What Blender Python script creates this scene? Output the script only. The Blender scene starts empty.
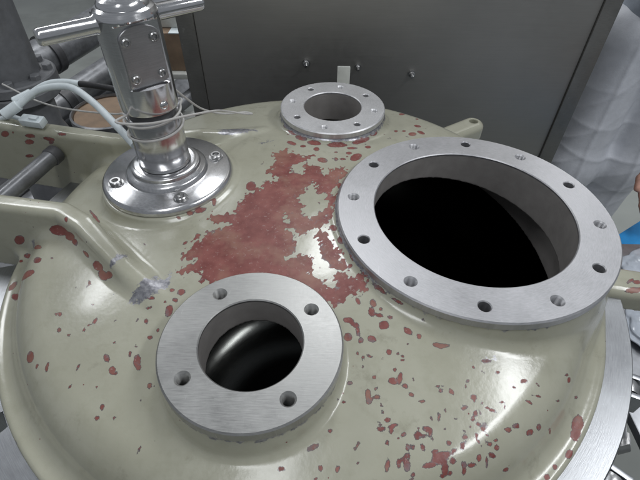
import bpy, bmesh, math, random
import numpy as np
from mathutils import Vector, Matrix
scene = bpy.context.scene
COL = scene.collection
R = math.radians
random.seed(7); RNG = np.random.default_rng(7)

# ---------------------------------------------------------------- camera
cam = bpy.data.cameras.new('camera'); cam_o = bpy.data.objects.new('camera', cam); COL.objects.link(cam_o)
cam.sensor_width = 36; cam.lens = 453.4 / 640 * 36; cam.clip_start = .02; cam.clip_end = 100
_p, _r = R(44.88), R(1.04)
_fw = Vector((0, math.cos(_p), -math.sin(_p))); _up = Vector((0, math.sin(_p), math.cos(_p))); _rt = Vector((1, 0, 0))
_right = _rt * math.cos(_r) + _up * math.sin(_r); _upr = _up * math.cos(_r) - _rt * math.sin(_r)
cam_o.matrix_world = Matrix(((_right.x, _upr.x, -_fw.x, 0), (_right.y, _upr.y, -_fw.y, 0), (_right.z, _upr.z, -_fw.z, 1.5), (0, 0, 0, 1)))
scene.camera = cam_o
# ---------------------------------------------------------------- light: indoor, fluorescent fittings overhead
world = bpy.data.worlds.new('World'); scene.world = world; world.use_nodes = True
world.node_tree.nodes['Background'].inputs[0].default_value = (.78, .83, .90, 1)
world.node_tree.nodes['Background'].inputs[1].default_value = .28
def area(loc, size, power, rot=(0, 0, 0), col=(.96, .98, 1)):
    l = bpy.data.lights.new('ceiling_tube', 'AREA'); l.shape = 'RECTANGLE'; l.size, l.size_y = size; l.energy = power; l.color = col
    o = bpy.data.objects.new('ceiling_tube', l); o.location = loc; o.rotation_euler = rot; COL.objects.link(o); return o
area((-.30, -.45, 2.75), (1.3, .26), 10, (0, 0, R(80)))
area((1.45, .25, 2.75), (1.3, .26), 23, (0, 0, R(80)))
area((-1.85, 1.95, 2.75), (1.3, .26), 20, (0, 0, R(80)))
area((.15, 2.00, 2.75), (1.3, .26), 20, (0, 0, R(80)))
area((-1.15, 2.75, 2.75), (1.3, .26), 13, (0, 0, R(80)))
area((1.75, 2.60, 2.75), (1.3, .26), 13, (0, 0, R(80)))
vs = scene.view_settings; vs.view_transform = 'Standard'; vs.look = 'None'; vs.exposure = 0.0; vs.gamma = 1; vs.use_curve_mapping = False
scene.cycles.max_bounces = 10

# ---------------------------------------------------------------- material helpers
class NT:
    def __init__(s, name):
        s.m = bpy.data.materials.new(name); s.m.use_nodes = True; s.t = s.m.node_tree; s.t.nodes.clear()
        s.out = s.n('ShaderNodeOutputMaterial'); s.b = s.n('ShaderNodeBsdfPrincipled'); s.l(s.b.outputs[0], s.out.inputs[0])
    def n(s, ty, **kw):
        nd = s.t.nodes.new(ty)
        for k, v in kw.items(): setattr(nd, k, v)
        return nd
    def l(s, a, b): s.t.links.new(a, b)
    def put(s, sock, v):
        if isinstance(v, bpy.types.NodeSocket): s.l(v, sock)
        elif isinstance(v, (tuple, list)) and len(v) == 3 and sock.type == 'RGBA': sock.default_value = (*v, 1)
        else: sock.default_value = v
    def set(s, **kw):
        for k, v in kw.items(): s.put(s.b.inputs[k.replace('_', ' ')], v)
    def obj(s): return s.n('ShaderNodeTexCoord').outputs['Object']
    def mapping(s, vec, scale=(1, 1, 1), rot=(0, 0, 0)):
        m = s.n('ShaderNodeMapping'); s.l(vec, m.inputs[0]); m.inputs['Scale'].default_value = scale; m.inputs['Rotation'].default_value = rot; return m.outputs[0]
    def noise(s, vec, scale, detail=3, rough=.55, dist=0):
        x = s.n('ShaderNodeTexNoise'); s.l(vec, x.inputs['Vector']); x.inputs['Scale'].default_value = scale
        x.inputs['Detail'].default_value = detail; x.inputs['Roughness'].default_value = rough; x.inputs['Distortion'].default_value = dist; return x.outputs['Fac']
    def math(s, op, a, b=0., c=0.):
        x = s.n('ShaderNodeMath', operation=op); s.put(x.inputs[0], a); s.put(x.inputs[1], b); s.put(x.inputs[2], c); return x.outputs[0]
    def rng(s, v, a, b, c=0., d=1., smooth=False):
        x = s.n('ShaderNodeMapRange'); x.interpolation_type = 'SMOOTHSTEP' if smooth else 'LINEAR'
        for i, q in enumerate((v, a, b, c, d)): s.put(x.inputs[i], q)
        return x.outputs[0]
    def mix(s, f, a, b):
        x = s.n('ShaderNodeMix', data_type='RGBA'); s.put(x.inputs[0], f); s.put(x.inputs[6], a); s.put(x.inputs[7], b); return x.outputs[2]
    def attr(s, name): return s.n('ShaderNodeAttribute', attribute_name=name).outputs['Fac']
    def bump(s, h, strength=.2, dist=.001, prev=None):
        x = s.n('ShaderNodeBump'); s.put(x.inputs['Height'], h); x.inputs['Strength'].default_value = strength; x.inputs['Distance'].default_value = dist
        if prev is not None: s.l(prev, x.inputs['Normal'])
        s.l(x.outputs[0], s.b.inputs['Normal']); return x.outputs[0]

def mat_paint():
    """old grey-green enamel, flaked down to red primer; the flake outline is stored on the casting as a distance"""
    s = NT('flaked_paint'); v = s.obj()
    n1, n2, n3 = s.noise(v, 210, 4, .6), s.noise(v, 420, 3, .6), s.noise(v, 46, 4, .6)
    w = s.math('ADD', s.math('MULTIPLY', s.math('SUBTRACT', n1, .5), .0030), s.math('MULTIPLY', s.math('SUBTRACT', n2, .5), .0010))
    d = s.math('ADD', s.math('ADD', s.attr('chip'), .0003), w)
    core = s.rng(d, .0003, -.0002); edge = s.rng(d, .0007, .0004)
    # tiny nicks everywhere
    vn = s.n('ShaderNodeTexVoronoi'); s.l(v, vn.inputs['Vector']); vn.inputs['Scale'].default_value = 78; vn.inputs['Randomness'].default_value = 1
    sep = s.n('ShaderNodeSeparateColor'); s.l(vn.outputs['Color'], sep.inputs[0])
    nick = s.math('MULTIPLY', s.math('LESS_THAN', s.math('ADD', vn.outputs['Distance'], s.math('MULTIPLY', n1, .12)), .13), s.math('GREATER_THAN', sep.outputs[0], .84))
    bd = s.math('ADD', s.attr('bare'), s.math('MULTIPLY', s.math('SUBTRACT', s.noise(v, 95, 4, .6), .5), .024)); bare = s.rng(s.math('ADD', bd, s.math('MULTIPLY', s.math('SUBTRACT', n2, .5), .006)), .0009, -.0009)
    blot = s.noise(v, 9, 5, .6); fine = s.noise(v, 700, 2, .5)
    cream = s.mix(s.rng(blot, .32, .7), (.338, .332, .256), (.405, .400, .320))
    cream = s.mix(s.rng(n3, .52, .78, 0, .42), cream, (.275, .270, .195))
    cream = s.mix(s.rng(s.noise(v, 24, 6, .7), .60, .72, 0, .45), cream, (.20, .19, .14))
    red = s.mix(s.rng(n3, .35, .68), (.160, .036, .030), (.250, .080, .066))
    red = s.mix(s.rng(s.noise(v, 16, 4, .65), .50, .66, 0, .60), red, (.290, .165, .115))
    red = s.mix(s.rng(s.noise(v, 230, 3, .7), .60, .70, 0, .6), red, (.36, .27, .25))
    red = s.mix(s.math('MULTIPLY', s.rng(d, -.0050, -.0005), s.rng(s.noise(v, 75, 4, .6), .56, .62, 0, .75)), red, (.165, .135, .140))
    c = s.mix(nick, cream, s.mix(s.rng(sep.outputs[1], .3, .6), (.07, .065, .07), (.17, .05, .05)))
    c = s.mix(edge, c, (.110, .098, .100)); c = s.mix(core, c, red); c = s.mix(bare, c, s.mix(s.rng(n1, .35, .65), (.20, .20, .22), (.42, .42, .44)))
    bore = s.attr('bore'); c = s.mix(bore, c, s.mix(s.rng(n3, .3, .7), (.30, .283, .27), (.37, .35, .335)))
    s.set(Base_Color=c, Metallic=s.math('MAXIMUM', s.math('MULTIPLY', bare, .7), s.math('MULTIPLY', bore, .3)), Coat_Weight=s.math('MULTIPLY', s.math('SUBTRACT', 1., s.math('MAXIMUM', core, s.math('MAXIMUM', bare, bore))), .35), Coat_Roughness=.12,
          Roughness=s.math('ADD', s.math('ADD', s.rng(blot, .3, .7, .17, .27), s.math('MULTIPLY', core, .22)), s.math('ADD', s.math('MULTIPLY', bare, .1), s.math('MULTIPLY', bore, .22))), Specular_IOR_Level=.55)
    b = s.bump(s.noise(v, 22, 3, .5), .16, .004)
    b = s.bump(n1, .12, .0012, b)
    s.bump(s.math('MAXIMUM', core, s.math('MAXIMUM', nick, bare)), -.8, .0006, b)
    return s.m

def mat_steel(name, col=(.50, .50, .51), rough=(.30, .46), turned=None, brush=None, metal=1., spots=.35, bump=.08, scale=1., scratch=.35, con=1.):
    s = NT(name); v = s.obj()
    if turned:                                   # concentric lathe marks round the object's own axis
        sep = s.n('ShaderNodeSeparateXYZ'); s.l(v, sep.inputs[0])
        rr = s.math('SQRT', s.math('ADD', s.math('POWER', sep.outputs[0], 2.), s.math('POWER', sep.outputs[1], 2.)))
        cmb = s.n('ShaderNodeCombineXYZ'); s.l(rr, cmb.inputs[0])
        s.l(s.math('MULTIPLY', s.math('ARCTAN2', sep.outputs[1], sep.outputs[0]), .02), cmb.inputs[1])
        g = s.noise(cmb.outputs[0], turned, 3, .6)
    else:
        g = s.noise(s.mapping(v, brush or (1, 1, 1)), 60, 4, .65)
    bl = s.noise(v, 14 * scale, 5, .65); f = s.noise(v, 260 * scale, 3, .6)
    scr = s.noise(s.mapping(v, (2, 40, 2), (0, 0, .6)), 30 * scale, 2, .5); scr2 = s.noise(s.mapping(v, (34, 2, 2), (0, 0, .25)), 26 * scale, 2, .5)
    sc = s.math('MAXIMUM', s.rng(scr, .70, .74), s.rng(scr2, .71, .75))
    k = s.math('ADD', s.math('MULTIPLY', g, .5), s.math('MULTIPLY', bl, .5))
    c = s.mix(s.rng(k, .35, .65), tuple(x * (1 - .20 * con) for x in col), tuple(min(1, x * (1 + .14 * con)) for x in col))
    c = s.mix(s.rng(s.noise(v, 70 * scale, 5, .7), .60, .72, 0, spots), c, tuple(x * .45 for x in col))
    c = s.mix(s.math('MULTIPLY', sc, scratch), c, tuple(min(1, x * 1.6) for x in col))
    s.set(Base_Color=c, Metallic=metal, Roughness=s.math('ADD', s.rng(k, .3, .7, *rough), s.math('MULTIPLY', f, .08)))
    b = s.bump(g, bump, .0008); s.bump(f, bump * .7, .0005, b)
    return s.m

def mat_plain(name, col, rough=.5, metal=0., var=.25, scale=30, bump=.1, spec=.5, dirt=0., coat=0.):
    s = NT(name); v = s.obj()
    a = s.noise(v, scale, 5, .6)
    c = s.mix(s.rng(a, .3, .7), tuple(x * (1 - var) for x in col), tuple(min(1, x * (1 + var)) for x in col))
    if dirt: c = s.mix(s.rng(s.noise(v, scale * .35, 6, .7), .50, .68, 0, dirt), c, (.05, .045, .04))
    s.set(Base_Color=c, Roughness=s.rng(a, .3, .7, max(.02, rough - .08), rough + .08), Metallic=metal, Specular_IOR_Level=spec, Coat_Weight=coat)
    if bump: s.bump(s.noise(v, scale * 6, 3, .6), bump, .001)
    return s.m

M = {}
M['paint'] = mat_paint()
M['face_big'] = mat_steel('turned_face', (.47, .47, .485), (.34, .50), turned=900, metal=.85, spots=.12)
M['face_front'] = mat_steel('ground_face', (.40, .40, .39), (.28, .46), brush=(1, 14, 1), metal=.85, spots=.22)
M['face_back'] = mat_steel('pale_face', (.62, .62, .63), (.36, .5), turned=700, metal=.8, spots=.15)
M['rim'] = mat_steel('machined_rim', (.38, .39, .405), (.26, .38), turned=1100, metal=1, spots=.15)
M['chrome'] = mat_steel('polished_chrome', (.70, .70, .71), (.07, .15), brush=(1, 1, 30), metal=1, spots=.06, bump=.02)
M['base'] = mat_steel('turned_base', (.66, .66, .67), (.14, .22), turned=800, metal=1, spots=.0, bump=.02, scratch=.15)
M['satin'] = mat_steel('satin_steel', (.68, .68, .69), (.10, .18), brush=(1, 1, 26), metal=1, spots=.03, bump=.02, scratch=.15)
M['plate'] = mat_steel('dull_plate', (.42, .42, .43), (.30, .42), brush=(1, 1, 18), metal=.95, spots=.10)
M['bolt'] = mat_steel('bolt_steel', (.50, .50, .50), (.20, .32), metal=1, spots=.3, scale=3)
M['panel'] = mat_steel('brushed_sheet', (.45, .44, .42), (.42, .48), brush=(.25, 1, 8), metal=1, spots=.0, bump=.004, scale=.3, scratch=.0, con=.35)
M['panel_edge'] = mat_steel('sheet_edge', (.30, .295, .28), (.36, .5), brush=(1, 1, 14), metal=.9, spots=.1)
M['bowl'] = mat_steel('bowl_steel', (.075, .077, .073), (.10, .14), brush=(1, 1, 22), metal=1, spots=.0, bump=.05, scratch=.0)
M['jacket'] = mat_steel('jacket_steel', (.40, .41, .43), (.25, .4), brush=(1, 1, 12), metal=1, spots=.2)
M['grey'] = mat_plain('grey_enamel', (.17, .175, .185), .5, var=.2, dirt=.4)
M['dark'] = mat_plain('dark_steel', (.085, .085, .09), .45, .3, var=.3, dirt=.3)
M['tube'] = mat_plain('grey_tube', (.20, .205, .215), .38, .5, var=.25, dirt=.35)
M['black'] = mat_plain('black_rubber', (.018, .018, .02), .55, var=.3)
M['white'] = mat_plain('white_plastic', (.62, .68, .70), .42, var=.10, scale=60, bump=.06)
M['wire'] = mat_plain('grey_wire', (.50, .49, .47), .5, var=.1, scale=80)
M['card'] = mat_plain('cardboard', (.22, .155, .105), .85, var=.2, scale=18, dirt=.2)
M['board'] = mat_plain('white_board', (.52, .53, .50), .6, var=.12)
M['floor'] = mat_plain('floor_paint', (.30, .315, .295), .45, var=.12, scale=2.2, dirt=.35, bump=.03)
M['cloth'] = mat_plain('trouser_cloth', (.62, .64, .69), .42, var=.06, scale=40, bump=.5, spec=.4)
M['shirt'] = mat_plain('shirt_cloth', (.36, .40, .46), .8, var=.15, scale=40, bump=.4)
M['skin'] = mat_plain('skin', (.55, .30, .23), .5, var=.15, scale=40)
M['hair'] = mat_plain('hair', (.02, .017, .015), .5, var=.3, scale=90)
M['blue'] = mat_plain('blue_plastic', (.025, .28, .66), .35, var=.12, coat=.3)
M['film'] = mat_plain('pale_film', (.46, .50, .56), .22, var=.2, scale=25, bump=.5, coat=.4)

# ---------------------------------------------------------------- mesh helpers
def empty(name, loc=(0, 0, 0)):
    o = bpy.data.objects.new(name, None); o.empty_display_size = .05; o.location = loc; COL.objects.link(o); return o
def tag(o, label, cat, group=None):
    o['label'] = label; o['category'] = cat
    if group: o['group'] = group
    return o
def link(name, me, m, parent=None, smooth=40):
    if m is not None: me.materials.append(M[m])
    if smooth:
        me.polygons.foreach_set('use_smooth', np.ones(len(me.polygons), bool)); me.set_sharp_from_angle(angle=R(smooth))
    o = bpy.data.objects.new(name, me); COL.objects.link(o)
    if parent is not None: o.parent = parent
    return o
def from_bm(name, bm, m, parent=None, smooth=40, loc=None, recalc=True):
    if recalc: bmesh.ops.recalc_face_normals(bm, faces=bm.faces)
    me = bpy.data.meshes.new(name); bm.to_mesh(me); bm.free(); o = link(name, me, m, parent, smooth)
    if loc is not None: o.location = loc
    return o
def lathe(prof, n=48, bm=None, fr=None):
    """prof: list of (r, z); fr(a, r, z) may reshape the radius"""
    bm = bm or bmesh.new(); rings = []
    for r, z in prof:
        if r < 1e-6: rings.append([bm.verts.new((0, 0, z))]); continue
        ring = []
        for i in range(n):
            a = 2 * math.pi * i / n; q = fr(a, r, z) if fr else r
            ring.append(bm.verts.new((q * math.cos(a), q * math.sin(a), z)))
        rings.append(ring)
    for A, B in zip(rings[:-1], rings[1:]):
        for i in range(n):
            j = (i + 1) % n
            if len(A) == 1 and len(B) == 1: continue
            if len(A) == 1: bm.faces.new((A[0], B[i], B[j]))
            elif len(B) == 1: bm.faces.new((A[i], A[j], B[0]))
            else: bm.faces.new((A[i], A[j], B[j], B[i]))
    return bm
def xform(bm, mat, verts=None):
    bmesh.ops.transform(bm, matrix=mat, verts=verts or bm.verts); return bm
def box(sx, sy, sz, bev=.002, loc=(0, 0, 0), bm=None):
    b = bmesh.new(); bmesh.ops.create_cube(b, size=1); bmesh.ops.scale(b, vec=(sx, sy, sz), verts=b.verts)
    if bev: bmesh.ops.bevel(b, geom=b.edges[:], offset=bev, segments=2, affect='EDGES', profile=.6)
    bmesh.ops.translate(b, vec=loc, verts=b.verts); return b
def to_axis(p, d):
    """matrix that puts local z along d at p"""
    return Matrix.Translation(p) @ Vector(d).to_track_quat('Z', 'Y').to_matrix().to_4x4()
def spline(pts, per=10):
    P = np.array(pts, float); P = np.vstack([2 * P[0] - P[1], P, 2 * P[-1] - P[-2]]); out = []
    for i in range(1, len(P) - 2):
        for t in np.linspace(0, 1, per, endpoint=False):
            a, b, c, d = P[i - 1], P[i], P[i + 1], P[i + 2]
            out.append(.5 * (2 * b + (c - a) * t + (2 * a - 5 * b + 4 * c - d) * t * t + (3 * b - a - 3 * c + d) * t ** 3))
    out.append(P[-2]); return np.array(out)
def tube(pts, rad, n=12, per=10, smooth=True, bm=None):
    C = spline(pts, per) if smooth else np.array(pts, float); bm = bm or bmesh.new(); rings = []; prev = None
    for i, c in enumerate(C):
        t = C[min(i + 1, len(C) - 1)] - C[max(i - 1, 0)]; t = t / np.linalg.norm(t)
        if prev is None: prev = np.cross(t, [0, 0, 1.]) if abs(t[2]) < .9 else np.cross(t, [1., 0, 0])
        u = prev - t * (prev @ t); u /= np.linalg.norm(u); w = np.cross(t, u); prev = u
        r = rad(i / (len(C) - 1)) if callable(rad) else rad
        rings.append([bm.verts.new(c + r * (u * math.cos(a) + w * math.sin(a))) for a in np.linspace(0, 2 * math.pi, n, endpoint=False)])
    for A, B in zip(rings[:-1], rings[1:]):
        for i in range(n): bm.faces.new((A[i], A[(i + 1) % n], B[(i + 1) % n], B[i]))
    bm.faces.new(rings[0][::-1]); bm.faces.new(rings[-1]); return bm
def bar(a, b, r, n=20, ch=.0015):
    L = (Vector(b) - Vector(a)).length
    return xform(lathe([(0, 0), (r - ch, 0), (r, ch), (r, L - ch), (r - ch, L), (0, L)], n), to_axis(a, Vector(b) - Vector(a)))
# ---------------------------------------------------------------- the cast lid as a distance field (metres)
CX, CY = -.022, .490                         # axis of the lid
NECKS = {'big': (.206, .464, .1836, .1336), 'front': (-.0684, .2532, .0944, .0538), 'back': (.0184, .7412, .0928, .0517)}
TOPZ = 1.1
FLARE = {'big': (.013, .22), 'front': (.016, .26), 'back': (.010, .5)}         # height below the face where the neck starts to widen, and its slope
def u_round(a, b, r):
    return np.maximum(r, np.minimum(a, b)) - np.hypot(np.maximum(r - a, 0), np.maximum(r - b, 0))
def i_round(a, b, r):
    return np.minimum(-r, np.maximum(a, b)) + np.hypot(np.maximum(r + a, 0), np.maximum(r + b, 0))
def dome_z(r):
    return 1.092 - .30 * r * r
def wall2d(x, y, pts, hw):
    """distance to a polyline in plan and the interpolated height along it"""
    best = None
    for (ax, ay, az, aw), (bx, by, bz, bw) in zip(pts[:-1], pts[1:]):
        ex, ey = bx - ax, by - ay
        t = np.clip(((x - ax) * ex + (y - ay) * ey) / (ex * ex + ey * ey), 0, 1)
        d = np.hypot(x - ax - t * ex, y - ay - t * ey) - (aw + (bw - aw) * t)
        zt = az + (bz - az) * t
        if best is None: best, bz_ = d, zt
        else:
            m = d < best; best = np.where(m, d, best); bz_ = np.where(m, zt, bz_)
    return best, bz_
RIB_F = [(-.66, .512, 1.088, .015), (-.352, .462, 1.091, .015), (-.312, .436, 1.092, .015), (-.24, .367, 1.088, .013), (-.183, .322, 1.070, .009)]
RIB_B = [(-.66, .712, 1.088, .015), (-.34, .641, 1.090, .015), (-.29, .640, 1.092, .015), (-.20, .664, 1.090, .013), (-.105, .694, 1.069, .008)]
LUGS = [((.225, .80), (.322, .866), .023), ((.34, .45), (.478, .424), .027)]
def lid_sdf(x, y, z):
    r = np.hypot(x - CX, y - CY)
    cap = i_round((z - dome_z(r)) * .97, r - .400, .046)
    lip = i_round(r - .4275, z - 1.0, .006)
    d = u_round(cap, lip, .018)
    for key, k in (('big', .012), ('front', .007), ('back', .007)):
        nx, ny, R, rb = NECKS[key]
        d = u_round(d, np.maximum(np.hypot(x - nx, y - ny) - (R - .0012) - np.maximum(TOPZ - FLARE[key][0] - z, 0) * FLARE[key][1], z - (TOPZ - .0028)), k)
    # pad below the chrome base
    d = u_round(d, i_round(np.hypot(x + .2256, y - .5428) - .0965, z - 1.0875, .003), .010)
    for rib in (RIB_F, RIB_B):
        w, zt = wall2d(x, y, rib, None)
        d = u_round(d, i_round(w, z - zt - .003, .010), .015)
    for (a, b, hw) in LUGS:
        w, _ = wall2d(x, y, [(a[0], a[1], 1, hw), (b[0], b[1], 1, hw)], None)
        lg = i_round(w, z - 1.003, .013)
        lg = np.maximum(lg, .009 - np.hypot(x - b[0], y - b[1]))
        d = u_round(d, lg, .008)
    d = np.maximum(d, .968 - z)
    # outside the lip nothing hangs below the lip except arms and lugs
    ri = np.maximum(r - .376, z - (dome_z(r) - .022))
    d = np.maximum(d, -ri)
    for nx, ny, R, rb in NECKS.values():
        d = np.maximum(d, rb - np.hypot(x - nx, y - ny))
    for key, n, rh, rr, ph in HOLES:
        nx, ny, R, rb = NECKS[key]
        for i in range(n):
            a = ph + i * 2 * math.pi / n
            d = np.maximum(d, np.minimum(rh + .0025 - np.hypot(x - nx - rr * math.cos(a), y - ny - rr * math.sin(a)), z - 1.052))
    return d
HOLES = [('big', 12, .0071, .1623, 2.9932), ('front', 4, .0070, .0735, 2.1748), ('back', 8, .0056, .0736, 2.1572)]
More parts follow.
